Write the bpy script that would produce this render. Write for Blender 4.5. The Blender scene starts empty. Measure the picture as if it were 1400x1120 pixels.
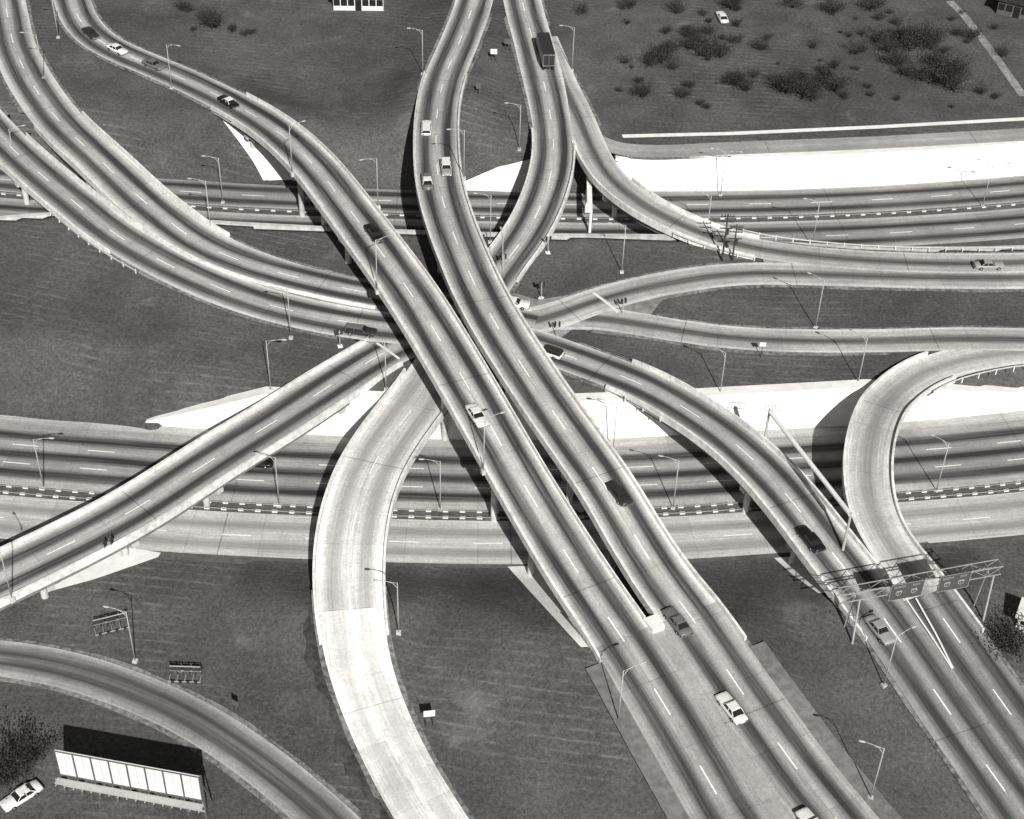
import bpy, bmesh, math, random
import numpy as np
from mathutils import Vector, Matrix, Euler
random.seed(7); np.random.seed(7)
scene=bpy.context.scene
col=scene.collection
# ------------------------------------------------------------------ camera
CH=145.0; F=2200.0
Rm=Matrix.Rotation(math.radians(50),3,'X')@Matrix.Rotation(math.radians(2.0),3,'Z')
Rn=np.array([[Rm[i][j] for j in range(3)] for i in range(3)])
cd=bpy.data.cameras.new("camera"); cam=bpy.data.objects.new("camera",cd); col.objects.link(cam)
cam.matrix_world=Matrix.Translation((0,0,CH))@Rm.to_4x4()
cd.sensor_width=36; cd.lens=F/1400*36; cd.clip_start=1; cd.clip_end=9000
scene.camera=cam
def W(u,v,z=0.0):
    """survey point: sight line through (u,v) met at height z (metres)"""
    d=Rn@np.array([(u-700)/F,(560-v)/F,-1.0]); t=(z-CH)/d[2]
    return np.array([d[0]*t,d[1]*t,z])
def proj(P):
    P=np.asarray(P,float); q=(P-np.array([0,0,CH]))@Rn
    return np.stack([700+F*q[...,0]/-q[...,2],560-F*q[...,1]/-q[...,2]],-1)
# ------------------------------------------------------------------ materials
TINT=(1.0,0.985,0.955)
class NT:
    def __init__(s,name,rough=0.85):
        s.mat=bpy.data.materials.new(name); s.mat.use_nodes=True; s.t=s.mat.node_tree; s.n=s.t.nodes
        s.b=s.n["Principled BSDF"]; s.b.inputs["Roughness"].default_value=rough
        s.b.inputs["Specular IOR Level"].default_value=0.25
    def lk(s,a,i):
        if hasattr(a,"is_linked") or hasattr(a,"links"): s.t.links.new(a,i)
        else: i.default_value=a
    def m(s,op,a,b=None,c=None,clamp=False):
        n=s.n.new("ShaderNodeMath"); n.operation=op; n.use_clamp=clamp
        s.lk(a,n.inputs[0])
        if b is not None: s.lk(b,n.inputs[1])
        if c is not None: s.lk(c,n.inputs[2])
        return n.outputs[0]
    def mr(s,v,a,b,c,d,smooth=True):
        n=s.n.new("ShaderNodeMapRange"); n.interpolation_type='SMOOTHSTEP' if smooth else 'LINEAR'
        s.lk(v,n.inputs[0])
        for i,x in enumerate((a,b,c,d)): s.lk(x,n.inputs[i+1])
        return n.outputs[0]
    def comb(s,x,y,z=0.0):
        n=s.n.new("ShaderNodeCombineXYZ"); s.lk(x,n.inputs[0]); s.lk(y,n.inputs[1]); s.lk(z,n.inputs[2]); return n.outputs[0]
    def noise(s,vec,scale,detail=3,rough=0.55,dist=0.0):
        n=s.n.new("ShaderNodeTexNoise"); s.t.links.new(vec,n.inputs["Vector"])
        n.inputs["Scale"].default_value=scale; n.inputs["Detail"].default_value=detail
        n.inputs["Roughness"].default_value=rough; n.inputs["Distortion"].default_value=dist
        return n.outputs[0]
    def sep(s,kind):
        t=s.n.new("ShaderNodeTexCoord"); x=s.n.new("ShaderNodeSeparateXYZ"); s.t.links.new(t.outputs[kind],x.inputs[0])
        return x.outputs[0],x.outputs[1],x.outputs[2],t.outputs[kind]
    def pos(s):
        g=s.n.new("ShaderNodeNewGeometry"); x=s.n.new("ShaderNodeSeparateXYZ"); s.t.links.new(g.outputs["Position"],x.inputs[0])
        return x.outputs[0],x.outputs[1],x.outputs[2],g.outputs["Position"]
    def out(s,val):
        c=s.n.new("ShaderNodeCombineColor")
        for i in range(3): s.t.links.new(s.m('MULTIPLY',val,TINT[i]),c.inputs[i])
        s.t.links.new(c.outputs[0],s.b.inputs["Base Color"]); return s.mat
def plain(name,val,rough=0.8,amp=0.15,scale=1.5,metal=0.0,spec=None):
    N=NT(name,rough); N.b.inputs["Metallic"].default_value=metal
    if spec is not None: N.b.inputs["Specular IOR Level"].default_value=spec
    x,y,z,o=N.pos(); n=N.noise(o,scale,4)
    n2=N.noise(o,scale*0.12,2)
    f=N.m('ADD',N.mr(n,0.3,0.7,-amp,amp),N.mr(n2,0.3,0.7,-amp*.6,amp*.6))
    return N.out(N.m('MULTIPLY',N.m('ADD',f,1.0),val))
def road_mat(name,base,dark,lanes,dashes,strength=1.0,joint=0.0,lw=1.45,patch=0.16,edge=None):
    N=NT(name,0.8); u,v,_,uv=N.sep('UV'); X,Y,Z,P=N.pos()
    d=None
    for c in lanes:
        a=N.m('ABSOLUTE',N.m('SUBTRACT',u,c))
        g=N.mr(a,0.2,lw,1.0,0.0)
        d=g if d is None else N.m('MAXIMUM',d,g)
    streak=N.noise(N.comb(N.m('MULTIPLY',u,1.6),N.m('MULTIPLY',v,0.035)),1.0,4,0.6)
    st2=N.noise(N.comb(N.m('MULTIPLY',u,4.5),N.m('MULTIPLY',v,0.09)),1.0,3,0.6)
    fine=N.noise(P,3.0,4,0.65); big=N.noise(P,0.07,3); mot=N.noise(P,0.6,5,0.7)
    slab=N.noise(N.comb(N.m('MULTIPLY',N.m('FLOOR',N.m('DIVIDE',v,9.1)),3.7),N.m('FLOOR',N.m('DIVIDE',u,3.65))),1.0,0)
    val=N.m('MULTIPLY',N.m('ADD',1.0,N.mr(big,0.3,0.7,-patch,patch)),base)
    val=N.m('MULTIPLY',val,N.mr(fine,0.25,0.75,0.86,1.14))
    val=N.m('MULTIPLY',val,N.mr(mot,0.3,0.7,1.0-patch*.7,1.0+patch*.7))
    val=N.m('MULTIPLY',val,N.mr(slab,0.3,0.7,0.92,1.08))
    val=N.m('MULTIPLY',val,N.mr(st2,0.25,0.75,0.82,1.18))
    if edge: 
        au=N.m('ABSOLUTE',u); val=N.m('MULTIPLY',val,N.mr(au,edge[0],edge[0]+0.5,1.0,edge[1]))
    if d is not None:
        fac=N.m('MULTIPLY',N.m('MULTIPLY',d,strength),N.mr(streak,0.3,0.7,0.75,1.15),clamp=True)
        val=N.m('ADD',N.m('MULTIPLY',val,N.m('SUBTRACT',1.0,fac)),N.m('MULTIPLY',fac,dark))
    if joint>0:
        j=N.m('LESS_THAN',N.m('MODULO',v,9.1),0.09)
        val=N.m('MULTIPLY',val,N.m('SUBTRACT',1.0,N.m('MULTIPLY',j,joint)))
        j=N.m('LESS_THAN',N.m('MODULO',N.m('ADD',v,5.0),36.4),0.15)
        val=N.m('MULTIPLY',val,N.m('SUBTRACT',1.0,N.m('MULTIPLY',j,min(0.8,joint*1.8))))
    t=N.noise(P,0.35,5,0.7); cr=N.m('LESS_THAN',N.m('ABSOLUTE',N.m('SUBTRACT',t,0.5)),0.004)
    val=N.m('MULTIPLY',val,N.m('SUBTRACT',1.0,N.m('MULTIPLY',cr,0.22)))
    m=None
    for p in dashes:
        k=N.m('MULTIPLY',N.m('LESS_THAN',N.m('ABSOLUTE',N.m('SUBTRACT',u,p)),0.085),N.m('LESS_THAN',N.m('MODULO',v,10.6),3.7))
        m=k if m is None else N.m('MAXIMUM',m,k)
    if m is not None:
        m=N.m('MULTIPLY',m,N.mr(fine,0.3,0.6,0.7,1.0))
        val=N.m('ADD',N.m('MULTIPLY',val,N.m('SUBTRACT',1.0,m)),N.m('MULTIPLY',m,0.95))
    return N.out(val)
def grass_mat():
    N=NT("mown_grass",0.95); X,Y,Z,P=N.pos(); N.b.inputs["Specular IOR Level"].default_value=0.03
    big=N.noise(P,0.03,3,0.5); mid=N.noise(P,0.13,6,0.65); fine=N.noise(P,2.2,5,0.75); vf=N.noise(P,7.0,4,0.8)
    w1=N.noise(P,0.008,0); w2=N.noise(N.comb(X,Y,7.7),0.008,0)
    yy=N.m('ADD',N.m('ADD',Y,N.m('MULTIPLY',X,0.12)),N.m('MULTIPLY',w1,30.0)); xx=N.m('ADD',X,N.m('MULTIPLY',w2,30.0))
    wob=N.m('MULTIPLY',N.noise(P,0.35,3),1.0)
    row=N.m('SINE',N.m('ADD',N.m('MULTIPLY',yy,4.4),wob))
    brk=N.noise(N.comb(N.m('MULTIPLY',xx,0.6),N.m('MULTIPLY',yy,2.2),3.1),0.8,5,0.8)
    rows=N.m('MULTIPLY',N.mr(row,0.4,1.0,0.0,1.0),N.mr(brk,0.40,0.68,0.0,1.0))
    rows=N.m('MULTIPLY',rows,N.mr(N.noise(N.comb(X,Y,21.0),0.04,4,0.65),0.44,0.6,0.06,1.0))
    v=N.m('ADD',N.mr(big,0.3,0.7,0.088,0.118),N.mr(mid,0.3,0.7,-0.015,0.015))
    v=N.m('MULTIPLY',v,N.mr(fine,0.25,0.75,0.62,1.38)); v=N.m('MULTIPLY',v,N.mr(vf,0.25,0.75,0.6,1.4))
    v=N.m('ADD',v,N.m('MULTIPLY',rows,0.085))
    bare=N.mr(N.noise(N.comb(X,Y,50.0),0.11,6,0.7),0.58,0.74,0.0,0.06)
    dk=N.mr(N.noise(N.comb(X,Y,90.0),0.06,6,0.7),0.35,0.55,0.84,1.0)
    return N.out(N.m('MULTIPLY',N.m('ADD',v,bare),dk))
M={}
M['grass']=grass_mat()
M['deckD']=road_mat("worn_asphalt_deck",0.48,0.045,(-1.8,1.8),(0,),1.0,0.25,1.5,0.12,(3.0,1.5))
M['deckE']=road_mat("worn_concrete_deck",0.48,0.05,(-1.8,1.8),(0,),1.0,0.25,1.45,0.12,(3.0,1.5))
M['deckM']=road_mat("merged_wide_deck",0.40,0.05,(-1.9,1.9),(0,),1.0,0.25,1.55,0.12)
M['merge']=road_mat("merging_ramp_asphalt",0.31,0.055,(-1.75,1.75),(0,),1.0,0.2,1.6,0.12)
M['gramp']=road_mat("pale_concrete_ramp",0.60,0.29,(-1.9,1.9),(0,),0.65,0.25,1.3,0.12,(3.0,1.25))
M['gwhite']=road_mat("bright_concrete_ramp",0.82,0.55,(-1.6,1.6),(0,),0.55,0.15,1.3,0.16)
M['ramp1']=road_mat("ramp_paving",0.44,0.08,(0,),(),0.95,0.25,1.45,0.12,(2.0,1.4))
M['ramp2']=road_mat("ramp_paving_two_lane",0.44,0.055,(-1.75,1.75),(0,),1.0,0.25,1.4,0.12,(2.9,1.45))
M['pale1']=road_mat("pale_ramp_paving",0.54,0.21,(0,),(),0.7,0.25,1.5,0.12,(1.9,1.25))
M['Afar']=road_mat("highway_three_lane",0.35,0.04,(-4.4,-0.8,2.8),(-2.6,1.0),1.0,0.2,1.45,0.12,(5.2,1.35))
M['Anear']=road_mat("highway_pale_lanes",0.56,0.25,(-2.0,1.6),(-0.2,),0.75,0.25,1.3,0.1)
M['B']=road_mat("highway_two_lane",0.32,0.045,(-2.2,1.6),(-0.3,),1.0,0.2,1.4,0.12,(3.3,1.4))
M['P']=road_mat("side_road_asphalt",0.38,0.07,(-0.6,0.9),(),0.9,0.0,1.7,0.15,(2.2,1.2))
M['front']=road_mat("frontage_asphalt",0.42,0.27,(-1.2,1.2),(),0.5,0.2,1.3)
M['shoulder']=plain("dark_shoulder_asphalt",0.11,0.9,0.2,1.2)
M['pshoulder']=plain("paved_shoulder",0.19,0.9,0.2,1.2)
M['gshoulder']=plain("gravel_verge",0.20,0.95,0.45,1.6)
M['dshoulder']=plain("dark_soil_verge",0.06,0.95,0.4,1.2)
M['track']=plain("pale_dirt_track",0.27,0.95,0.3,1.0)
M['pad']=plain("junction_asphalt",0.27,0.9,0.25,0.6)
M['padpale']=plain("pale_gore_paving",0.34,0.9,0.22,0.6)
M['conc']=plain("concrete",0.55,0.85,0.18,0.9)
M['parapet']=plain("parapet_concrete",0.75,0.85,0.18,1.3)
M['fascia']=plain("shade_dark_deck_concrete",0.2,0.9,0.2,1.3)  # concrete coloured darker to paint in shade on the bridge sides
M['slope']=plain("slope_paving_concrete",0.84,0.85,0.07,0.8)
M['metal']=plain("galvanised_steel",0.45,0.5,0.08,2.0,0.0)
M['truss']=plain("weathered_steel_truss",0.3,0.5,0.1,2.0,0.0)
M['rail']=plain("guard_rail_steel",0.6,0.5,0.1,2.0)
M['dkmetal']=plain("dark_steel",0.05,0.6,0.1,2.0)
M['white']=plain("white_paint",0.8,0.6,0.05,2.0)
M['signlet']=plain("reflective_lettering",0.36,0.6,0.05,2.0)
M['signback']=plain("dark_sign_paint",0.085,0.5,0.1,2.0)
M['tyre']=plain("tyre_rubber",0.02,0.9,0.1,4.0)
M['glass']=plain("window_glass",0.02,0.1,0.02,1.0,0.0,0.6)
M['chrome']=plain("chrome_trim",0.6,0.25,0.02,1.0,0.9)
M['bark']=plain("tree_bark",0.05,0.95,0.3,4.0)
M['leaf']=plain("dark_foliage",0.038,0.8,0.5,2.5)
M['cloth']=plain("dark_cloth",0.03,0.9,0.1); M['wood']=plain("weathered_timber",0.12,0.9,0.2,3)
M['roof']=plain("dark_roofing",0.04,0.9,0.2,1.0)
paint={k:plain("car_paint_"+k,v,0.3,0.02,1.0,0.0,0.5) for k,v in dict(white=0.8,black=0.012,grey=0.16,dark=0.035,silver=0.34).items()}
# ------------------------------------------------------------------ mesh helpers
def mk(name,verts,faces,mats,parent=None,uv=None,smooth=False,link=True):
    me=bpy.data.meshes.new(name); me.from_pydata([tuple(map(float,v)) for v in verts],[],faces)
    for m in (mats if isinstance(mats,(list,tuple)) else [mats]): me.materials.append(m)
    if uv is not None:
        l=me.uv_layers.new(name="UVMap"); vi=np.zeros(len(me.loops),int); me.loops.foreach_get("vertex_index",vi)
        l.data.foreach_set("uv",np.asarray(uv,float)[vi].ravel())
    if smooth: me.polygons.foreach_set("use_smooth",[True]*len(me.polygons))
    me.update()
    o=bpy.data.objects.new(name,me)
    if link: col.objects.link(o)
    if parent: o.parent=parent
    return o
def empty(name,loc=(0,0,0),rz=0):
    o=bpy.data.objects.new(name,None); o.location=loc; o.rotation_euler=(0,0,rz); o.empty_display_size=0.5; col.objects.link(o); return o
class MB:
    def __init__(s): s.v=[]; s.f=[]
    def add(s,v,f):
        k=len(s.v); s.v+= [tuple(x) for x in v]; s.f+=[tuple(i+k for i in q) for q in f]; return s
    def box(s,x0,x1,y0,y1,z0,z1,M4=None):
        v=[(x,y,z) for z in (z0,z1) for y in (y0,y1) for x in (x0,x1)]
        if M4 is not None: v=[tuple(M4@Vector(p)) for p in v]
        return s.add(v,[(0,2,3,1),(4,5,7,6),(0,1,5,4),(2,6,7,3),(0,4,6,2),(1,3,7,5)])
    def tube(s,a,b,r0,r1=None,n=8):
        r1=r0 if r1 is None else r1; a=Vector(a); b=Vector(b); d=(b-a).normalized()
        q=d.to_track_quat('Z','Y'); v=[]
        for p,r in ((a,r0),(b,r1)):
            for i in range(n):
                t=2*math.pi*i/n; v.append(tuple(p+q@Vector((r*math.cos(t),r*math.sin(t),0))))
        f=[(i,(i+1)%n,n+(i+1)%n,n+i) for i in range(n)]+[tuple(range(n))[::-1],tuple(range(n,2*n))]
        return s.add(v,f)
    def rings(s,R,cap=True):
        n=len(R[0]); v=[p for r in R for p in r]; f=[]
        for k in range(len(R)-1):
            for i in range(n):
                j=(i+1)%n; f.append((k*n+i,k*n+j,(k+1)*n+j,(k+1)*n+i))
        if cap: f+= [tuple(range(n))[::-1],tuple(range((len(R)-1)*n,len(R)*n))]
        return s.add(v,f)
    def obj(s,name,mat,parent=None,smooth=False,link=True): return mk(name,s.v,s.f,mat,parent,smooth=smooth,link=link)
def tag(o,label,cat=None,group=None,kind=None):
    o["label"]=label
    if cat: o["category"]=cat
    if group: o["group"]=group
    if kind: o["kind"]=kind
    return o
# ------------------------------------------------------------------ roads
def crom(P,n=14):
    P=np.array(P,float); A=np.vstack([2*P[0]-P[1],P,2*P[-1]-P[-2]]); out=[]
    for i in range(1,len(A)-2):
        for t in np.linspace(0,1,n,endpoint=False):
            a,b,c,d=A[i-1],A[i],A[i+1],A[i+2]
            out.append(0.5*((2*b)+(c-a)*t+(2*a-5*b+4*c-d)*t*t+(3*b-a-3*c+d)*t**3))
    out.append(A[-2]); return np.array(out)
def resample(P,step=1.0):
    d=np.r_[0,np.cumsum(np.linalg.norm(np.diff(P[:,:2],axis=0),axis=1))]
    n=max(2,int(d[-1]/step)+1); s=np.linspace(0,d[-1],n)
    return np.stack([np.interp(s,d,P[:,k]) for k in range(P.shape[1])],1),s
def sdist_pts(xy,p):
    best=np.full(len(xy),1e9); bi=np.zeros(len(xy),int)
    for k in range(0,len(xy),20000):
        q=xy[k:k+20000]; d=((q[:,None,0]-p[None,:,0])**2+(q[:,None,1]-p[None,:,1])**2); i=d.argmin(1)
        bi[k:k+20000]=i; best[k:k+20000]=np.sqrt(d[np.arange(len(q)),i])
    return best,bi
class Road:
    def __init__(s,name,pts,ext=(0,0),smooth=6):
        s.name=name; Q=[]; hw=pts[0][4]
        for p in pts:
            if len(p)>4: hw=p[4]
            w=W(p[0],p[1],p[2]); Q.append([w[0],w[1],w[2],p[3],hw])
        C=crom(Q); C,_=resample(C)
        for _ in range(smooth*4):
            C[1:-1,:3]=0.25*C[:-2,:3]+0.5*C[1:-1,:3]+0.25*C[2:,:3]
        for _ in range(20): C[1:-1,4]=0.25*C[:-2,4]+0.5*C[1:-1,4]+0.25*C[2:,4]
        if ext[0]:
            d=C[0,:2]-C[4,:2]; d/=np.linalg.norm(d); E=[np.r_[C[0,:2]+d*k,C[0,2:]] for k in range(ext[0],0,-1)]; C=np.vstack([E,C])
        if ext[1]:
            d=C[-1,:2]-C[-5,:2]; d/=np.linalg.norm(d); E=[np.r_[C[-1,:2]+d*k,C[-1,2:]] for k in range(1,ext[1]+1)]; C=np.vstack([C,E])
        C,s.s=resample(C); s.c=C; s.p=C[:,:3]; s.b=C[:,3]>0.5; s.hw=C[:,4]
        t=np.gradient(C[:,:2],axis=0); t/=np.linalg.norm(t,axis=1)[:,None]; s.t=t; s.n=np.stack([-t[:,1],t[:,0]],1)
        s.gi=np.where(~s.b)[0]
    def off(s,o,dz=0.0,i0=0,i1=None):
        o=np.broadcast_to(o,len(s.p)); q=s.p.copy(); q[:,:2]+=s.n*o[:,None]; q[:,2]+=dz; return q[i0:i1]
    def idx(s,u,v): return int(np.argmin(((proj(s.p)-np.array([u,v]))**2).sum(1)))
    def sdist(s,xy):
        best,bi=sdist_pts(xy,s.p)
        e=xy-s.p[bi,:2]; lat=(e*s.n[bi]).sum(1); lon=(e*s.t[bi]).sum(1)
        return np.where(np.abs(lon)<1.0,np.abs(lat),best),np.sign(lat+1e-9),bi
def ribbon(name,L,R_,mat,uL,uR,sv,label):
    n=len(L); v=np.vstack([L,R_]); f=[(i,n+i,n+i+1,i+1) for i in range(n-1)]
    uv=np.vstack([np.stack([np.broadcast_to(uL,n),sv],1),np.stack([np.broadcast_to(uR,n),sv],1)])
    o=mk(name,v,f,mat,uv=uv); tag(o,label,None,None,"structure"); return o
roads={}
def R(name,pts,ext=(0,0),smooth=5):
    r=Road(name,pts,ext,smooth); roads[name]=r; return r
A=Road("A",[(-60,664,0,0,1),(20,672,0,0),(150,682,0,0),(280,692,0,0),(450,700,0,0),(600,705,0,0),(750,706,0,0),(920,700,0,0),(1030,693,0,0),(1240,680,0,0),(1390,667,0,0),(1480,656,0,0)],(250,250))
B=Road("B",[(-60,260,0,0,1),(20,268,0,0),(100,273,0,0),(230,281,0,0),(340,288,0,0),(560,296,0,0),(750,300,0,0),(900,301,0,0),(1100,298,0,0),(1250,291,0,0),(1390,281,0,0),(1470,273,0,0)],(250,250))
WN=Road("WN",[(-60,300,5,0,1),(10,296,5,0),(70,290,5,0),(160,292,5,0),(260,300,5,0),(400,308,5,0),(560,315,5,0),(750,320,5,0),(900,321,5,0),(1000,326,5,0),(1100,333,5,0),(1200,337,5,0),(1335,338,5,0),(1450,334,5,0)],(250,250))
R("D",[(92,-25,5.4,0,3.4),(105,20,5.4,0),(128,50,5.4,0),(165,72,5.4,0),(235,101,5.6,0),(312,138,6.6,0,3.5),(375,176,8.2,1,3.6),(428,224,9.9,1,3.65),(478,287,11.3,1,3.7),(519,342,12,1),(561,400,12.1,1),(605,470,11.9,1,3.6),(655,555,11.2,1,3.5),(715,660,9.5,1,3.45),(788,780,7.4,1,3.6),(848,868,5.8,0),(911,968,4.4,0,4.1),(988,1100,2.9,0)],(60,70))
R("E",[(655,-30,6,0,3.6),(646,10,6,0),(627,60,6.2,0),(608,105,7,0),(598,150,8.4,1,3.5),(596,200,9.9,1),(600,250,11,1),(613,300,11.7,1,3.55),(632,350,12,1),(654,400,12.1,1,3.6),(682,450,12,1),(727,520,11.6,1,3.55),(754,560,11.2,1),(825,660,9.5,1,3.55),(901,770,7.6,1,3.65),(962,862,5.9,0,4.0),(1033,968,4.4,0,4.1),(1128,1100,2.9,0)],(60,70))
R("F",[(706,-40,5.2,0,3.7),(716,10,5.2,0),(730,60,5.2,0),(743,110,5.4,0),(751,150,5.8,0,3.4),(757,190,6.2,0,3.3),(755,230,6.5,1),(742,275,6.5,1),(720,320,6,1),(690,360,5.4,0),(655,410,5.2,0,3.4),(620,470,5.2,0,3.8),(585,530,5.3,0,4.1),(538,592,5.9,1),(505,645,6.2,1),(486,700,5.8,1),(477,760,5.0,1),(478,830,3.4,0,3.95),(488,900,2.0,0,3.7),(511,970,1.0,0,3.55),(543,1040,0.5,0,3.5),(580,1105,0.25,0),(620,1165,0.2,0)],(60,40))
R("H",[(742,50,5.22,0,2.8),(768,112,5.44,0),(790,158,5.85,0),(808,200,6.25,0,2.7),(836,245,6.6,1),(880,281,6.5,1),(940,311,6.1,1),(1010,335,5.5,0,2.6),(1100,349,5.25,0),(1200,357,5.25,0),(1300,360,5.25,0),(1400,359,5.25,0),(1480,356,5.25,0)],(0,60))
R("I",[(1480,378,5.2,0,2.9),(1400,380,5.2,0),(1300,380,5.2,0),(1200,378,5.2,0),(1100,375,5.2,0),(1000,376,5.2,0),(920,386,5.2,0),(860,398,5.2,0),(800,416,5.2,0),(740,438,5.2,0,3.2),(640,450,5.2,0),(590,458,5.2,0),(545,470,5.2,0,3.5),(500,497,5.3,0),(450,528,6.0,1,3.7),(370,580,6.6,1),(300,622,6.7,1),(190,693,6.7,1),(100,741,6.5,1),(10,784,6.2,1),(-60,818,6,1)],(60,25))
R("C1",[(0,-30,5.2,0,3.8),(10,20,5.2,0),(18,60,5.2,0),(40,108,5.3,0,4.0),(80,165,5.6,0,4.1),(125,208,6.2,1),(171,250,6.5,1,4.1),(221,292,6.3,1),(270,329,5.7,0,4.0),(340,361,5.28,0,3.6),(420,383,5.24,0,3.0),(500,400,5.24,0),(580,415,5.24,0),(660,430,5.24,0),(730,445,5.24,0)],(50,0))
R("C2",[(-60,122,5.6,0,3.6),(5,192,6.0,0),(60,242,6.5,1),(110,283,6.5,1),(160,322,6.0,0,3.6),(250,372,5.35,0,3.6),(350,412,5.28,0),(450,436,5.28,0),(530,448,5.28,0),(620,455,5.28,0),(700,462,5.28,0),(757,480,5.28,0,3.3),(810,499,5.28,0),(880,526,5.6,0,3.4),(940,560,6.2,1),(1003,604,6.6,1),(1060,658,6.6,1,3.6),(1104,712,6.3,1),(1150,772,5.3,1,3.7),(1190,820,4.4,0),(1235,882,3.5,0),(1293,967,2.5,0),(1357,1058,1.7,0),(1420,1145,1.2,0)],(40,60))
R("L",[(640,440,5.22,0,2.9),(700,437,5.22,0),(760,434,5.22,0),(820,434,5.22,0,2.8),(900,447,5.24,0,2.7),(1000,462,5.26,0),(1100,466,5.26,0),(1200,466,5.26,0),(1300,463,5.26,0),(1400,464,5.26,0),(1480,466,5.26,0)],(0,60))
R("O",[(1490,476,5.38,0,2.6),(1400,479,5.38,0),(1330,488,5.4,0,2.9),(1265,506,5.5,0),(1217,540,6.1,1),(1192,590,6.6,1),(1186,650,6.6,1),(1202,712,6.1,1),(1243,772,5.3,1,3.0),(1290,838,4.4,0,3.3),(1347,918,3.5,0),(1408,1004,2.6,0),(1463,1082,2.0,0)],(30,50))
R("P",[(-60,895,0.06,0,2.7),(10,900,0.06,0),(100,917,0.06,0),(180,944,0.06,0),(255,977,0.06,0),(330,1024,0.06,0),(405,1082,0.06,0),(470,1142,0.06,0)],(60,40))
R("Q",[(806,186,6.0,0,1.7),(832,200,5.85,0,1.9),(862,206,5.55,0,2.0),(920,207,5.2,0),(1000,203,5.1,0),(1200,195,5.1,0),(1400,184,5.1,0),(1480,180,5.1,0)],(0,80),2)
rD,rE,rC,rO,rH,rI,rF,rL,rQ,rC1=[roads[k] for k in("D","E","C2","O","H","I","F","L","Q","C1")]
jD=rD.idx(849,868); jE=int(np.hypot(rE.p[:,0]-rD.p[jD,0],rE.p[:,1]-rD.p[jD,1]).argmin()); jC=rC.idx(1180,806); jO=rO.idx(1270,812); jH=rH.idx(800,186)
PAIRS=[(rD,jD,len(rD.p),rE,'deckM'),(rC,jC,len(rC.p),rO,'merge'),(rF,0,rF.idx(757,186),rH,'padpale'),(rH,rH.idx(1040,341),len(rH.p),rI,'padpale'),
       (rI,rI.idx(900,390),rI.idx(700,446),rL,'pad'),(rC,rC.idx(175,330),rC.idx(600,454),rC1,'pad'),(rL,rL.idx(1270,464),len(rL.p),rO,'padpale')]
for r1,a,b,r2,_m in PAIRS:
    a,b=min(a,b),max(a,b); q=r1.p[a:b]; FO=22.0
    for i in range(len(r2.p)):
        d=np.hypot(q[:,0]-r2.p[i,0],q[:,1]-r2.p[i,1]); k=int(d.argmin())
        e=r2.p[i,:2]-q[k,:2]; along=0 if 0<k<len(q)-1 else abs((e*r1.t[a+k]).sum()); lat=abs((e*r1.n[a+k]).sum())
        if lat>14 or along>FO: continue
        wgt=1-min(1,max(0,along-1)/(FO-1)); wgt=wgt*wgt*(3-2*wgt)
        r2.p[i,2]=(1-wgt)*r2.p[i,2]+wgt*(q[k,2]-0.03)
    z=r2.p[:,2].copy()
    for _ in range(6): z[1:-1]=.25*z[:-2]+.5*z[1:-1]+.25*z[2:]
    r2.p[:,2]=np.where(np.abs(z-r2.p[:,2])>0.02,z,r2.p[:,2])
# ------------------------------------------------------------------ terrain
def ss(t): t=np.clip(t,0,1); return t*t*(3-2*t)
xa0=W(185,583,0)[0]; xa1=W(365,575,0)[0]; xb=W(842,262,0)[0]; xr0=W(1190,590,0)[0]; xr1=W(1420,575,0)[0]
def tA(x): return np.clip((x-xa0)/(xa1-xa0),0,1)*(1-0.55*np.clip((x-xr0)/(xr1-xr0),0,1))
def tB(x): return ss((x-xb+1.5)/1.5)
AO,AT=15.0,17.2; BO,BT=8.7,11.2
def height(xy):
    xy=np.asarray(xy,float); x=xy[:,0]
    dA,sA,_=A.sdist(xy); a=dA*sA; dB,sB,_=B.sdist(xy); b=dB*sB; dW,sW,_=WN.sdist(xy); w=dW*sW
    t=tA(x); ea=a-AO-2.2*t
    mid=np.clip(5*t-0.18+np.maximum(0,ea-1.9*t)*0.42,-0.08,4.88); mid=np.where(ea<0.8*t,-0.08,mid)
    z=np.where(w<-0.6,mid,-0.08)
    tb=tB(x); eb=b-BO-2.5*tb
    far=np.clip(5*tb-0.12+np.maximum(0,eb-1.9*tb)*0.5,-0.08,4.88); far=np.where(eb<0.7*tb,-0.08,far)
    z=np.where(w>=-0.6,far,z)
    capn=np.where(a<0,np.maximum(-0.08,(-10.4-a)*0.36),-0.08)
    capm=np.where(ea<0.8*t,-0.08,np.maximum(-0.08,5*t-0.14+np.maximum(0,ea-2.0)*0.5))
    capm=np.minimum(capm,4.95+np.maximum(0,-1.2-w)*0.5)
    capf=np.where(eb<0.7*tb,-0.08,np.maximum(-0.08,5*tb-0.12+np.maximum(0,eb-2.0)*0.6))
    cap=np.where(w>=-0.6,capf,np.where(a<AO-0.5,capn,capm))
    for k,r in roads.items():
        if k in("P","Q"): continue
        d,i=sdist_pts(xy,r.p[r.gi]); i=r.gi[i]
        sl=0.34 if k in"DE" else 0.38
        e=r.p[i,2]-0.22-np.maximum(0,d-r.hw[i]-1.6)*sl
        z=np.maximum(z,np.minimum(e,cap))
    carve=np.full(len(z),99.0)
    for k,r in roads.items():
        d,_,i=r.sdist(xy); g=~r.b[i]; zr=r.p[i,2]; hw=r.hw[i]
        c=zr-0.22+np.maximum(0,d-hw-1.2)*0.5
        carve=np.where(g&(d<hw+8),np.minimum(carve,c),carve)
    return np.minimum(z,carve),carve
near=np.arange(-150,150.1,0.8); yn=np.arange(70,350.1,0.8); fx=[160,180,220,300,450,700,1200,2500,5000]
xs=np.r_[-np.array(fx[::-1],float),near,np.array(fx,float)]
ys=np.r_[-5000,-2000,-800,-300,-100,0,30,55,yn,360,380,420,500,650,900,1400,2500,5000]
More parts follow.
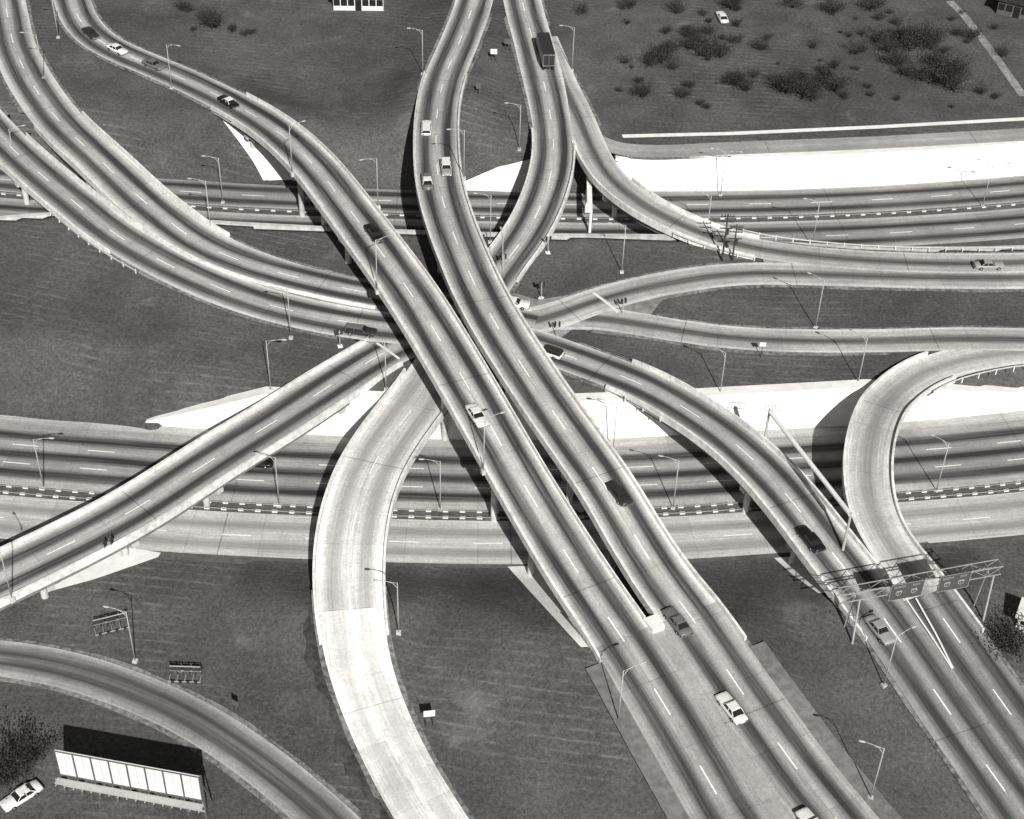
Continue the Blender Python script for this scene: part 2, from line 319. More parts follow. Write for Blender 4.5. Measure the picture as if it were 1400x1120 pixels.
GX,GY=np.meshgrid(xs,ys); G=np.stack([GX.ravel(),GY.ravel()],1); GZ,CV=height(G)
nx,ny=len(xs),len(ys)
Z2=GZ.reshape(ny,nx); C2v=CV.reshape(ny,nx)
for _ in range(4):
    pd=np.pad(Z2,1,mode='edge'); st=np.stack([pd[i:i+ny,j:j+nx] for i in range(3) for j in range(3)])
    rg=st.max(0)-st.min(0); bl_=st.mean(0); Z2=np.minimum(np.where(rg<1.1,bl_,Z2),C2v)
ii=np.arange(nx*ny).reshape(ny,nx)
fc=np.stack([ii[:-1,:-1].ravel(),ii[:-1,1:].ravel(),ii[1:,1:].ravel(),ii[1:,:-1].ravel()],1)
me=bpy.data.meshes.new("ground"); me.vertices.add(nx*ny); me.vertices.foreach_set("co",np.c_[G,Z2.ravel()].ravel())
me.loops.add(len(fc)*4); me.loops.foreach_set("vertex_index",fc.ravel()); me.polygons.add(len(fc))
me.polygons.foreach_set("loop_start",np.arange(len(fc))*4); me.polygons.foreach_set("loop_total",np.full(len(fc),4))
me.update(calc_edges=True); me.materials.append(M['grass']); me.polygons.foreach_set("use_smooth",[True]*len(fc))
ground=bpy.data.objects.new("ground",me); col.objects.link(ground); tag(ground,"rough mown grass embankments between the highway ramps",None,None,"structure")
def hgt(xy):
    xy=np.asarray(xy,float); i=np.clip(np.searchsorted(xs,xy[:,0])-1,0,nx-2); j=np.clip(np.searchsorted(ys,xy[:,1])-1,0,ny-2)
    fx_=(xy[:,0]-xs[i])/(xs[i+1]-xs[i]); fy_=(xy[:,1]-ys[j])/(ys[j+1]-ys[j])
    return (Z2[j,i]*(1-fx_)*(1-fy_)+Z2[j,i+1]*fx_*(1-fy_)+Z2[j+1,i]*(1-fx_)*fy_+Z2[j+1,i+1]*fx_*fy_)
def hz(x,y): return float(hgt(np.array([[x,y]]))[0])
def WG(u,v):
    zs=np.arange(9,-0.3,-0.05); P=np.array([W(u,v,z) for z in zs]); h=hgt(P[:,:2]); k=np.argmax(h>=zs)
    return P[k] if (h>=zs).any() else W(u,v,0)
# ------------------------------------------------------------------ road surfaces
spec={ "D":('deckD',"two lane elevated roadway with dark wheel tracks and dashes"),
 "E":('deckE',"two lane curving elevated roadway with dark lane streaks"),
 "F":('gramp',"pale concrete ramp curving under the elevated roadways"),
 "H":('ramp1',"single lane ramp curling over the depressed highway"),
 "I":('ramp2',"ramp road running from junction over the highway"),
 "C1":('ramp2',"curving connector road with two lanes"),
 "C2":('ramp2',"long sweeping connector road with dashed centre line"),
 "L":('ramp1',"single lane connector road beside grass island"),
 "O":('pale1',"pale hook-shaped ramp curving over highway"),
 "P":('P',"dark curving side road through mown grass"),
 "Q":('front',"narrow frontage road above the paved slope")}
jG=rF.idx(478,835)
breaks={"F":[(rF.idx(606,496),'deckE'),(jG,'gramp'),(None,'gwhite')],"C2":[(jC,'ramp2'),(None,'merge')],"O":[(jO,'pale1'),(None,'merge')],
        "D":[(jD,'deckD'),(None,'deckM')],"E":[(jE,'deckE'),(None,'deckM')],"I":[(rI.idx(650,449),'ramp1'),(None,'ramp2')]}
for k,(m,lab) in spec.items():
    r=roads[k]; a0=0
    for a1,mm in breaks.get(k,[(None,m)]):
        e=None if a1 is None else a1+1
        ribbon("road",r.off(r.hw,0,a0,e),r.off(-r.hw,0,a0,e),M[mm],r.hw[a0:e],-r.hw[a0:e],r.s[a0:e],lab); a0=a1
    N_=len(r.p); rn=np.random.RandomState(len(k)*7+N_); kn=np.arange(0,N_+4,4); ev=[]
    for sgn in(1,-1):
        e=(0.3 if k=="Q" else 0.45)+(0.1 if k=="Q" else 0.25)*np.interp(np.arange(N_),kn,rn.rand(len(kn)))
        tip=r.off(sgn*(r.hw+0.6))
        for k2,r2 in roads.items():
            if k2==k: continue
            d,i2=sdist_pts(tip[:,:2],r2.p); e=np.where((d<r2.hw[i2]+2.6)&(np.abs(r2.p[i2,2]-r.p[:,2])<1.2),-0.05,e)
        ev.append(e)
    g=~r.b; i=0
    while i<len(g):
        if g[i]:
            j=i
            while j<len(g) and g[j]: j+=1
            if j-i>3: ribbon("road_shoulder",r.off(r.hw+ev[0],-0.12,i,j),r.off(-r.hw-ev[1],-0.12,i,j),M['gshoulder'],1,-1,r.s[i:j],"gravel and dirt shoulder under road edge")
            i=j
        else: i+=1
for r1,a,b,r2,mm in PAIRS:
    a,b=min(a,b),max(a,b); P1=[];P2=[];sv=[]
    for i in range(a,b):
        d=np.hypot(r2.p[:,0]-r1.p[i,0],r2.p[:,1]-r1.p[i,1]); k=int(d.argmin())
        if k in(0,len(r2.p)-1) and d[k]>13: continue
        s1=np.sign(((r2.p[k,:2]-r1.p[i,:2])*r1.n[i]).sum()) or 1; s2=np.sign(((r1.p[i,:2]-r2.p[k,:2])*r2.n[k]).sum()) or 1
        gap=d[k]-r1.hw[i]-r2.hw[k]
        if gap>9: continue
        o1=r1.hw[i]-0.3+min(0,gap)*0.5; o2=r2.hw[k]-0.3+min(0,gap)*0.5
        q1=r1.p[i].copy(); q1[:2]+=r1.n[i]*s1*o1; q1[2]-=0.07; q2=r2.p[k].copy(); q2[:2]+=r2.n[k]*s2*o2; q2[2]-=0.05
        P1.append(q1);P2.append(q2);sv.append(r1.s[i])
    if len(P1)>2: ribbon("road_median",np.array(P1),np.array(P2),M[mm],4.2,4.25,np.array(sv),"paved gore between merging carriageways")
def strip(r,o0,o1,z,mat,name,label,i0=0,i1=None):
    n=r.s[i0:i1]; c=(o0+o1)/2; ribbon(name,r.off(o1,z,i0,i1),r.off(o0,z,i0,i1),mat,o1-c,o0-c,n,label)
strip(A,0.9,AO,0.03,M['Afar'],"road","three lane highway carriageway with dark streaks")
strip(A,-8.7,-0.9,0.03,M['Anear'],"road","pale two lane highway carriageway")
strip(A,-0.95,0.95,0.01,M['shoulder'],"road_median","dark asphalt median strip of highway")
strip(A,-10.0,-8.6,0.0,M['shoulder'],"road_shoulder","dark shoulder of highway")
strip(B,0.9,BO,0.03,M['B'],"road","two lane depressed highway carriageway")
strip(B,-9.4,-0.9,0.03,M['B'],"road","two lane depressed highway carriageway")
strip(B,-0.95,0.95,0.01,M['shoulder'],"road_median","dark asphalt median strip of highway")
strip(B,-14.5,-9.3,0.0,M['shoulder'],"road_shoulder","dark shoulder beside retaining wall")
i0=rD.idx(860,886); ribbon("road_shoulder",rD.off(-rD.hw+0.05,-0.03,i0),rD.off(-rD.hw-2.2,-0.06,i0),M['pshoulder'],1,-1,rD.s[i0:],"grey asphalt shoulder beside roadway")
i0=rE.idx(985,900); ribbon("road_shoulder",rE.off(rE.hw+2.2,-0.06,i0),rE.off(rE.hw-0.05,-0.03,i0),M['pshoulder'],1,-1,rE.s[i0:],"grey asphalt shoulder beside roadway")
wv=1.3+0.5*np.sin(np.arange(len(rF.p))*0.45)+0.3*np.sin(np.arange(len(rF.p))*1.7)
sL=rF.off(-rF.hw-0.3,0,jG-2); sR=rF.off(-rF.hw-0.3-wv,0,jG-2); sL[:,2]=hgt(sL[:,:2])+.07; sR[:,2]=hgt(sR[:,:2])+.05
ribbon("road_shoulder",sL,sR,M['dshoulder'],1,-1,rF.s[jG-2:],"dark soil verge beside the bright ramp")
def poly(name,pts,mat,label,kind="structure",cat=None):
    v=[W(*p) for p in pts]; o=mk(name,v,[tuple(range(len(v)))],mat); tag(o,label,cat,None,kind); return o
poly("road_junction",[(560,400,5.09),(700,400,5.09),(735,410,5.09),(800,400,5.09),(800,436,5.09),(775,456,5.09),(760,466,5.09),(745,500,5.09),(560,490,5.09)],M['pad'],"asphalt junction beneath the elevated roadways")
def paintline(pts,w,z,name="road_marking",label="white painted gore line",mat=None):
    P=np.array([W(u,v,zz) for u,v,zz in pts]); P,_=resample(P,1.0); P[:,2]+=z
    t=np.gradient(P[:,:2],axis=0); t/=np.linalg.norm(t,axis=1)[:,None]; n=np.stack([-t[:,1],t[:,0]],1)
    L=P.copy(); L[:,:2]+=n*w/2; Q=P.copy(); Q[:,:2]-=n*w/2
    ribbon(name,L,Q,mat or M['white'],1,-1,np.arange(len(P)),label)
def zC(u,v): return float(rC.p[rC.idx(u,v),2])
paintline([(1238,818,zC(1195,826)),(1272,868,zC(1230,868)),(1302,915,zC(1262,915))],0.22,0.05)
paintline([(1252,818,zC(1195,826)),(1279,866,zC(1230,868)),(1303,914,zC(1262,915))],0.22,0.05)
paintline([(811,401,5.2),(828,413,5.2),(845,428,5.2)],0.5,0.08,label="white painted stop line")
paintline([(515,470,5.2),(530,480,5.2),(546,492,5.2)],0.4,0.15,label="white painted stop line")
Tp=np.array([WG(u,v) for u,v in ((1298,2),(1318,22),(1340,50),(1368,88),(1399,132))]); Tp,_=resample(Tp,1.5); t=np.gradient(Tp[:,:2],axis=0); t/=np.linalg.norm(t,axis=1)[:,None]; n=np.stack([-t[:,1],t[:,0]],1)
Lq=Tp.copy(); Lq[:,:2]+=n*0.8; Rq=Tp.copy(); Rq[:,:2]-=n*0.8; Lq[:,2]=hgt(Lq[:,:2])+.05; Rq[:,2]=hgt(Rq[:,:2])+.05
ribbon("dirt_path",Lq,Rq,M['track'],1,-1,np.arange(len(Tp)),"pale dirt track climbing the grassy slope")
# ------------------------------------------------------------------ paved slopes and retaining wall
def slope_ribbon(r,o0,o1f,z1f,i0,i1,label):
    P0=r.off(o0,-0.1,i0,i1); x=P0[:,0]; t=z1f(x)
    P1=r.p[i0:i1].copy(); P1[:,:2]+=r.n[i0:i1]*(o0+(o1f-o0)*t)[:,None]; P1[:,2]=5*t+0.04
    P2=P1.copy(); P2[:,:2]+=r.n[i0:i1]*(1.7*np.clip(t*4,0,1))[:,None]; P2[:,2]-=0.01
    n=len(P0); v=np.vstack([P0,P1,P2]); f=[(i,i+1,n+i+1,n+i) for i in range(n-1)]+[(n+i,n+i+1,2*n+i+1,2*n+i) for i in range(n-1)]
    o=mk("slope_paving",v,f,M['slope']); tag(o,label,None,None,"structure")
ia=int(np.argmin(np.abs(A.p[:,0]-xa0))); slope_ribbon(A,AO,AT,tA,ia,len(A.p),"white concrete slope paving beside highway")
ib=int(np.argmin(np.abs(B.p[:,0]-xb)))-2; slope_ribbon(B,BO,BT,tB,ib,len(B.p),"white concrete slope paving above depressed highway")
def extr(r,o0,o1,z0,z1,i0=0,i1=None):
    a=r.off(o0,z0,i0,i1); b=r.off(o1,z0,i0,i1); c=r.off(o1,z1,i0,i1); d=r.off(o0,z1,i0,i1)
    n=len(a); v=np.stack([a,b,c,d],1).reshape(-1,3); f=[]
    for k in range(n-1):
        for i in range(4): j=(i+1)%4; f.append((k*4+i,k*4+j,k*4+4+j,k*4+4+i))
    f+=[(3,2,1,0),tuple(range(4*n-4,4*n))]; return v,f
v,f=extr(WN,-0.75,0.0,-5.1,0.12); o=mk("retaining_wall",v,f,M['conc']); tag(o,"long white concrete retaining wall beside sunken highway","wall")
def drape(top,bot,label="white concrete abutment slope under bridge end",N=18,lift=0.14):
    """paving laid on the ground surface between two surveyed lines"""
    def pl(pts,n):
        P=np.array(pts,float)[:,:2]; d=np.r_[0,np.cumsum(np.linalg.norm(np.diff(P,axis=0),axis=1))]; s=np.linspace(0,d[-1],n); return np.stack([np.interp(s,d,P[:,k]) for k in range(2)],1)
    T=pl(top,N); Bq=pl(bot,N); V=np.array([WG(*(T[i]*(1-q)+Bq[i]*q)) for i in range(N) for q in np.linspace(0,1,N)])
    V[:,2]=hgt(V[:,:2])+lift
    f=[(i*N+j,i*N+j+1,(i+1)*N+j+1,(i+1)*N+j) for i in range(N-1) for j in range(N-1)]
    o=mk("slope_paving",V,f,M['slope'],smooth=True); tag(o,label,None,None,"structure")
drape([(240,116),(300,138),(345,168),(385,212),(408,247)],[(240,118),(296,155),(328,196),(348,225),(360,248)])
drape([(634,250),(680,230),(732,217)],[(632,262),(680,263),(728,265)])
drape([(750,774),(780,825),(806,886)],[(694,776),(732,818),(794,886)])
drape([(1090,762),(1115,785),(1134,812)],[(1058,764),(1082,786),(1118,812)])
drape([(120,765),(180,750),(220,757)],[(60,812),(130,793),(216,763)])
paintline([(838,187,5.1),(1000,183,5.1),(1200,174,5.1),(1400,163,5.1),(1480,159,5.1)],1.1,0.06,"pavement","pale concrete footway beside frontage road",M['slope'])
# ------------------------------------------------------------------ bridges
def clear(x,y,z,me_):
    xy=np.array([[x,y]])
    dA,sA,_=A.sdist(xy); a=(dA*sA)[0]
    if (0.75<a<AO+0.3) or (-9.6<a<-0.75): return False
    dB,sB,_=B.sdist(xy); b=(dB*sB)[0]
    if (0.75<b<BO+0.3) or (-9.6<b<-0.75): return False
    for k,r in roads.items():
        if k==me_: continue
        d,_,i=r.sdist(xy)
        if d[0]<r.hw[i[0]]+0.7 and r.p[i[0],2]<z+1.0: return False
    return True
bl={"D":"long two lane concrete overpass with pale parapets","E":"curving two lane concrete overpass beside its twin","F":"curved concrete ramp bridge over the highway","H":"narrow curved concrete ramp bridge","I":"straight concrete bridge crossing highway diagonally","C1":"short concrete bridge over sunken highway","C2":"curved concrete ramp bridge with low parapets","O":"pale hook-shaped concrete ramp bridge"}
jFk=rF.idx(757,196); jHk=rH.idx(805,196)
for k,lab in bl.items():
    r=roads[k]; i=0
    while i<len(r.b):
        if not r.b[i]: i+=1; continue
        j=i
        while j<len(r.b) and r.b[j]: j+=1
        a0=max(0,i-2); a1=min(len(r.b),j+2)
        c=r.p[(i+j)//2]; top=empty("road_bridge",(c[0],c[1],hz(c[0],c[1]))); tag(top,lab,"bridge"); off=np.array(top.location)
        hwv=r.hw
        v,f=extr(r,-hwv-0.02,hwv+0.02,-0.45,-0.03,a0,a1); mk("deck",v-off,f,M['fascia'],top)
        v,f=extr(r,-hwv+0.4,hwv-0.4,-1.8,-0.45,a0,a1); mk("girder",v-off,f,M['fascia'],top)  # girder deepened so the painted dark side band reads thicker
        for sgn in(-1,1):
            p0,p1=max(0,a0-6),min(len(r.b),a1+6); pw=0.33
            if k=="D" and sgn==1: p1=jD; pw=0.2
            if k=="E" and sgn==-1: p1=jE; pw=0.2
            if k=="C1" and sgn==-1: pw=0.18
            if k=="C2" and sgn==1 and r.p[i,1]>200: pw=0.18
            if k=="C2" and sgn==1 and r.p[i,1]<180: p1=jC
            if k=="O" and sgn==-1: p1=jO
            if k=="F" and r.p[i,1]>180: p0=jFk if sgn==1 else p0
            if k=="H": p0=jHk if sgn==-1 else r.idx(842,250)
            v,f=extr(r,sgn*(hwv+0.03),sgn*(hwv+pw),-0.62,0.55,p0,p1)
            mk("parapet",v-off,f,M['parapet'],top)
        last=-99
        for q in range(i+2,j-2):
            if q-last<11: continue
            x,y,z=r.p[q]
            if not clear(x,y,z,k): continue
            g=hz(x,y)
            if z-g<3.0: continue
            t=r.t[q]; ang=math.atan2(t[1],t[0]); h=z-1.8
            mb=MB(); w=hwv[q]-0.4
            mm=Matrix.Translation((x-off[0],y-off[1],-off[2]))@Matrix.Rotation(ang,4,'Z')
            mb.box(-0.5,0.5,-w+.05,w-.05,h-0.8,h-0.01,mm)
            for yy in ((-w*0.6,w*0.6) if k in"DEFC2" else (0,)):
                p=mm@Vector((0,yy,0)); mb.tube((p.x,p.y,g-0.5-off[2]),(p.x,p.y,h-0.8-off[2]),0.45,0.45,12)
            mb.obj("pier",M['conc'],top); last=q
        i=j
qa=rD.off(rD.hw-0.1,0,jD-1,jD+2); qb=rE.off(-rE.hw+0.1,0,jE-1,jE+2)
q=np.array([qa[0],qa[2],qb[2],qb[0]]); zt_=float(q[:,2].max())+.3; lo=q.copy(); lo[:,2]=zt_-1.2; hi=q.copy(); hi[:,2]=zt_
o=mk("barrier_nose",np.vstack([lo,hi]),[(3,2,1,0),(4,5,6,7),(0,1,5,4),(1,2,6,5),(2,3,7,6),(3,0,4,7)],M['slope']); tag(o,"blunt pale concrete nose between the two decks","barrier")
i0=rC.idx(160,321); i1=rC.idx(505,446); mid=[]
for i in range(i0,i1):
    d=np.hypot(rC1.p[:,0]-rC.p[i,0],rC1.p[:,1]-rC.p[i,1]); k=int(d.argmin()); dv_=(rC1.p[k]-rC.p[i]); L_=d[k]; f_=(rC.hw[i]+(L_-rC.hw[i]-rC1.hw[k])*0.5)/L_; mid.append(rC.p[i]+dv_*f_)
mid=np.array(mid); mid,_=resample(mid,1.0)
for _ in range(8): mid[1:-1]=.25*mid[:-2]+.5*mid[1:-1]+.25*mid[2:]
t=np.gradient(mid[:,:2],axis=0); t/=np.linalg.norm(t,axis=1)[:,None]; n=np.stack([-t[:,1],t[:,0]],1); V=[]
for dz,oo in ((-.2,-.12),(-.2,.12),(.5,.12),(.5,-.12)):
    q=mid.copy(); q[:,:2]+=n*oo; q[:,2]+=dz; V.append(q)
v=np.stack(V,1).reshape(-1,3); f=[]
for k in range(len(mid)-1):
    for i in range(4): j=(i+1)%4; f.append((k*4+i,k*4+j,k*4+4+j,k*4+4+i))
o=mk("median_barrier",v,f,M['parapet']); tag(o,"low pale concrete barrier dividing two connector roads","barrier")
# ------------------------------------------------------------------ guard rails
post_me=MB().box(-0.07,0.07,-0.07,0.07,-0.3,0.62).obj("post",M['white'],link=False).data
block_me=MB().box(-0.35,0.35,-0.14,0.14,0.02,0.28).obj("block",M['white'],link=False).data
def guard_rail(P,label,step=2.6,h=0.6,wide=False,mat=None):
    P,_=resample(np.asarray(P,float),step)
    if len(P)>100: P=P[:100]
    org=P[0].copy(); top=empty("guard_rail",org); tag(top,label,"guard rail","guard rails along the roads")
    t=np.gradient(P[:,:2],axis=0); t/=np.linalg.norm(t,axis=1)[:,None]; n=np.stack([-t[:,1],t[:,0]],1)
    V=[]; ht=0.12 if wide else 0.18
    for dz,o in ((h-ht,-0.04),(h-ht,0.04),(h,0.04),(h,-0.04)):
        q=P-org; q[:,:2]+=n*o; q[:,2]+=dz; V.append(q)
    v=np.stack(V,1).reshape(-1,3); f=[]
    for k in range(len(P)-1):
        for i in range(4): j=(i+1)%4; f.append((k*4+i,k*4+j,k*4+4+j,k*4+4+i))
    mk("rail",v,f,mat or M['rail'],top)
    for k in range(len(P)):
        o=bpy.data.objects.new("block" if wide else "post",block_me if wide else post_me); col.objects.link(o); o.parent=top; q=P[k]-org; o.location=(q[0]+n[k,0]*0.13,q[1]+n[k,1]*0.13,q[2]); o.rotation_euler=(0,0,math.atan2(t[k,1],t[k,0])); 
        if not wide: o.scale=(1,1,h/0.62)
def seg(r,o,u0,v0,u1,v1,dz=0):
    i,j=sorted((r.idx(u0,v0),r.idx(u1,v1))); return r.off(o,dz,i,j+1)
guard_rail(seg(A,0.6,-60,664,1480,656),"low white steel guard rail in highway median",2.2,0.4,True,M['truss'])
guard_rail(seg(A,-0.6,-60,664,1480,656),"low white steel guard rail in highway median",2.2,0.4,True,M['truss'])
guard_rail(seg(B,0.0,-60,260,1480,272),"low white guard rail in sunken highway median",2.6,0.4,True,M['truss'])
guard_rail(seg(rH,rH.hw+0.9,1005,334,1420,358,-0.1),"white post guard rail beside ramp")
guard_rail(seg(rH,-rH.hw-0.7,935,318,1030,346,-0.1),"white post guard rail beside ramp")
guard_rail(seg(rO,rO.hw+0.8,1420,478,1245,515,-0.1),"white ladder-like guard rail on ramp curve") 
guard_rail(seg(rC,-rC.hw-0.9,100,285,215,355,-0.15),"weathered guard rail beside curving road")
guard_rail(seg(rC,-rC.hw-0.9,880,526,935,558,-0.1),"steel guard rail before ramp bridge")
# ------------------------------------------------------------------ copies helper
def instance(parts,name,loc,rz,label,cat,group=None,scale=1.0,mats=None):
    top=empty(name,loc,rz); top.scale=(scale,)*3; tag(top,label,cat,group)
    for pn,me_,M4 in parts:
        o=bpy.data.objects.new(pn,me_); col.objects.link(o); o.parent=top; o.matrix_local=M4
        if mats and pn in mats:
            o.material_slots[0].link='OBJECT'; o.material_slots[0].material=mats[pn]
    return top
I4=Matrix.Identity(4)
def meshof(mb,name,mat,smooth=False):
    o=mb.obj(name,mat,smooth=smooth,link=False); return o.data
# ------------------------------------------------------------------ street lamps
def lamp_parts(double=False,H=8.6,arm=2.0):
    P=[]
    mb=MB().tube((0,0,0.3),(0,0,H),0.08,0.05,8); P.append(("pole",meshof(mb,"pole",M['metal'],True),I4))
    mb=MB().box(-0.28,0.28,-0.28,0.28,-0.4,0.3); P.append(("base",meshof(mb,"base",M['conc']),I4))
    for s in ((1,-1) if double else (1,)):
        mb=MB(); pts=[(0,0,H-0.9),(s*0.5,0,H-0.15),(s*1.2,0,H+0.15),(s*arm,0,H+0.25)]
        for a,b in zip(pts,pts[1:]): mb.tube(a,b,0.04,0.04,6)
        mb.tube((0,0,H-0.1),(s*1.2,0,H+0.15),0.03,0.03,6)
        P.append(("arm",meshof(mb,"arm",M['metal'],True),I4))
        mb=MB(); R_=[]
        for x,w,h in ((0,.05,.05),(.1,.11,.08),(.4,.16,.11),(.65,.13,.09),(.75,.05,.04)):
            R_.append([(s*(arm+x),w*math.cos(t*math.pi/4),H+0.25+h*math.sin(t*math.pi/4)) for t in range(8)])
        mb.rings(R_); P.append(("lamp_head",meshof(mb,"lamp_head",M['metal'],True),I4))
    return P
LP=lamp_parts(); LD=lamp_parts(True)
def lamp(u,v,dirn,road=None,z=None,double=False):
    if road:
        r=roads[road]; i=r.idx(u,v)
        for _ in range(3):
            w=W(u,v,r.p[i,2]); i=int(np.argmin(((r.p[:,:2]-w[:2])**2).sum(1)))
        lat=((w[:2]-r.p[i,:2])*r.n[i]).sum(); s=1 if lat>0 else -1
        q=r.p[i].copy(); q[:2]+=r.n[i]*s*(r.hw[i]+0.45); w=q; w[2]+=0.05; ang=math.atan2(-s*r.n[i,1],-s*r.n[i,0])
    else:
        w=W(u,v,z) if z is not None else WG(u,v); ang=math.radians(dirn)
    instance(LD if double else LP,"street_lamp",tuple(w),ang,("double-armed " if double else "")+("slender steel street lamp on bridge parapet" if road else "slender steel street lamp standing beside the road"),"street lamp","street lamps along the ramps")
    return w
for a in [(60,108,180),(235,122,-20),(80,52,180),(578,102,180),(782,97,180),(305,278,180),(288,312,180),(24,238,20),
          (710,205,180),(670,332,180),(398,463,180),(370,534,0),(528,534,180),(850,373,180),(1115,449,150),(983,549,150),(1172,529,150),
          (1280,672,150),(60,668,0),(382,693,170),(602,698,180),(920,696,170),(545,866,180),(845,987,25),(1208,938,30),(1190,1092,165),
          (185,905,170),(1110,338,170),(838,618,170),(686,392,100),(965,330,160)]: lamp(*a)
for u,v,rd in [(400,238,"D"),(512,402,"D"),(663,641,"D"),(515,282,"D"),(625,246,"E"),(20,822,"I")]: lamp(u,v,0,rd)
for u,v in [(1343,283),(985,268)]: lamp(u,v,170,None,None,True)
# ------------------------------------------------------------------ vehicles
def sec(x,w,zb,zt,c=0.12):
    return [(x,-w*0.92,zb),(x,-w,zb+0.18),(x,-w,zt-c),(x,-w*0.9,zt-0.02),(x,0,zt+0.02),(x,w*0.9,zt-0.02),(x,w,zt-c),(x,w,zb+0.18),(x,w*0.92,zb)]
def car_parts(kind="sedan"):
    P=[]
    st=[(-2.72,.82,.42,.80),(-2.62,.92,.32,.90),(-2.0,.98,.28,.93),(-1.0,1.0,.25,.95),(0,1.0,.25,.95),(0.95,1.0,.25,.94),(1.5,.98,.25,.92),(2.3,.96,.3,.88),(2.62,.92,.34,.84),(2.72,.84,.42,.74)]
    P.append(("body",meshof(MB().rings([sec(*s) for s in st]),"body",paint['white'],True),I4))
    if kind=="sedan": b0,b1,t0,t1=-1.75,1.0,-1.05,0.35
    else: b0,b1,t0,t1=-2.6,1.05,-2.35,0.4
    zb,zt=0.93,1.40
    base=[(b0,-.88,zb),(b1,-.88,zb),(b1,.88,zb),(b0,.88,zb)]; top=[(t0,-.70,zt),(t1,-.70,zt),(t1,.70,zt),(t0,.70,zt)]
    P.append(("window",meshof(MB().add(base+top,[(0,1,5,4),(1,2,6,5),(2,3,7,6),(3,0,4,7),(4,5,6,7)]),"window",M['glass']),I4))
    R1=[[(t0-.04,-.72,zt-.02),(t1+.06,-.72,zt-.02),(t1+.06,.72,zt-.02),(t0-.04,.72,zt-.02)],[(t0-.04,-.73,zt+.02),(t1+.06,-.73,zt+.02),(t1+.06,.73,zt+.02),(t0-.04,.73,zt+.02)],[(t0+.12,-.58,zt+.07),(t1-.1,-.58,zt+.07),(t1-.1,.58,zt+.07),(t0+.12,.58,zt+.07)]]
    P.append(("roof",meshof(MB().rings(R1),"roof",paint['white']),I4))
    for sy in(-1,1):
        for a,b,r0,r1 in (((b0+.1,sy*.88,zb-.02),(t0,sy*.71,zt),.07,.05),((b1-.03,sy*.87,zb-.02),(t1,sy*.71,zt),.045,.04),(((b0+b1)/2-.1,sy*.885,zb-.02),((t0+t1)/2,sy*.715,zt),.04,.035)):
            P.append(("window_pillar",meshof(MB().tube(a,b,r0,r1,6),"window_pillar",paint['white']),I4))
    wh=MB(); wh.rings([[(r*math.cos(t*math.pi/8),y,r*math.sin(t*math.pi/8)) for t in range(16)] for r,y in ((.30,-.11),(.35,-.08),(.35,.08),(.30,.11))])
    wm=meshof(wh,"wheel",M['tyre'],False)
    hub=meshof(MB().rings([[(r*math.cos(t*math.pi/6),y,r*math.sin(t*math.pi/6)) for t in range(12)] for r,y in ((.17,-.02),(.19,0),(.17,.02))]),"hubcap",M['chrome'])
    for x in(-1.6,1.62):
        for sy in(-1,1):
            P.append(("wheel",wm,Matrix.Translation((x,sy*.93,.35)))); P.append(("hubcap",hub,Matrix.Translation((x,sy*1.045,.35))))
    P.append(("bumper",meshof(MB().box(2.66,2.82,-.9,.9,.38,.56),"bumper",M['chrome']),I4))
    P.append(("bumper",meshof(MB().box(-2.84,-2.66,-.9,.9,.38,.56),"bumper",M['chrome']),I4))
    hl=meshof(MB().rings([[(x,r*math.cos(t*math.pi/4),r*math.sin(t*math.pi/4)) for t in range(8)] for r,x in ((.1,0),(.1,.06))]),"headlight",M['chrome'])
    for y in(-.68,.68): P.append(("headlight",hl,Matrix.Translation((2.68,y,.66))))
    tl=meshof(MB().box(-.04,.02,-.2,.2,-.07,.07),"tail_light",M['dkmetal'])
    for y in(-.6,.6): P.append(("tail_light",tl,Matrix.Translation((-2.7,y,.68))))
    return P
CS=car_parts("sedan"); CW=car_parts("wagon")
def place(u,v,road,sgn):
    r=dict(A=A,B=B).get(road) or roads[road]
    i=r.idx(u,v)
    for _ in range(3):
        w=W(u,v,r.p[i,2]+0.5); i=int(np.argmin(((r.p[:,:2]-w[:2])**2).sum(1)))
    z=r.p[i,2]+(0.03 if road in "AB" else 0.0)
    return (w[0],w[1],z),math.atan2(r.t[i,1]*sgn,r.t[i,0]*sgn)
def car(u,v,road,sgn,kind,pc,roofc=None,label="",ang=None,z=None):
    if road: loc,a=place(u,v,road,sgn)
    else:
        loc=tuple(WG(u,v)) if z is None else tuple(W(u,v,z)); a=math.radians(ang)
    rc=paint[roofc or pc]
    instance(CS if kind=="s" else CW,"car",loc,a,label,"car","cars driving on the interchange",0.84,{"body":paint[pc],"roof":rc,"window_pillar":rc})
car(124,45,"D",1,"s","dark",None,"dark sedan driving on the curving ramp")
car(160,67,"D",1,"s","white",None,"white sedan driving on the curving ramp")
car(210,88,"D",1,"s","grey",None,"grey sedan driving on the curving ramp")
car(312,139,"D",-1,"s","black","white","black sedan with white roof on the ramp")
car(583,175,"E",-1,"w","white",None,"white station wagon on curving overpass")
car(610,229,"E",1,"w","silver","white","pale station wagon on curving overpass")
car(584,248,"E",-1,"s","grey","white","grey sedan with white roof on curving overpass")
car(511,318,"D",-1,"s","black",None,"black sedan crossing the overpass")
car(652,568,"D",1,"s","white",None,"white sedan crossing the overpass")
car(846,674,"E",-1,"s","dark",None,"dark sedan on the overpass near parapet")
car(926,850,"E",-1,"s","grey",None,"grey sedan by the point where decks meet")
car(1000,968,"E",-1,"s","white",None,"white sedan on the merged roadway")
car(1112,1129,"E",-1,"s","white",None,"white sedan on the merged roadway")
car(1108,737,"C2",-1,"s","black",None,"black sedan on the curved ramp bridge")
car(1203,860,"C2",1,"s","silver",None,"silver sedan passing beneath the sign gantry")
car(703,418,None,1,"s","white",None,"white sedan waiting in the junction",-10,5.25)
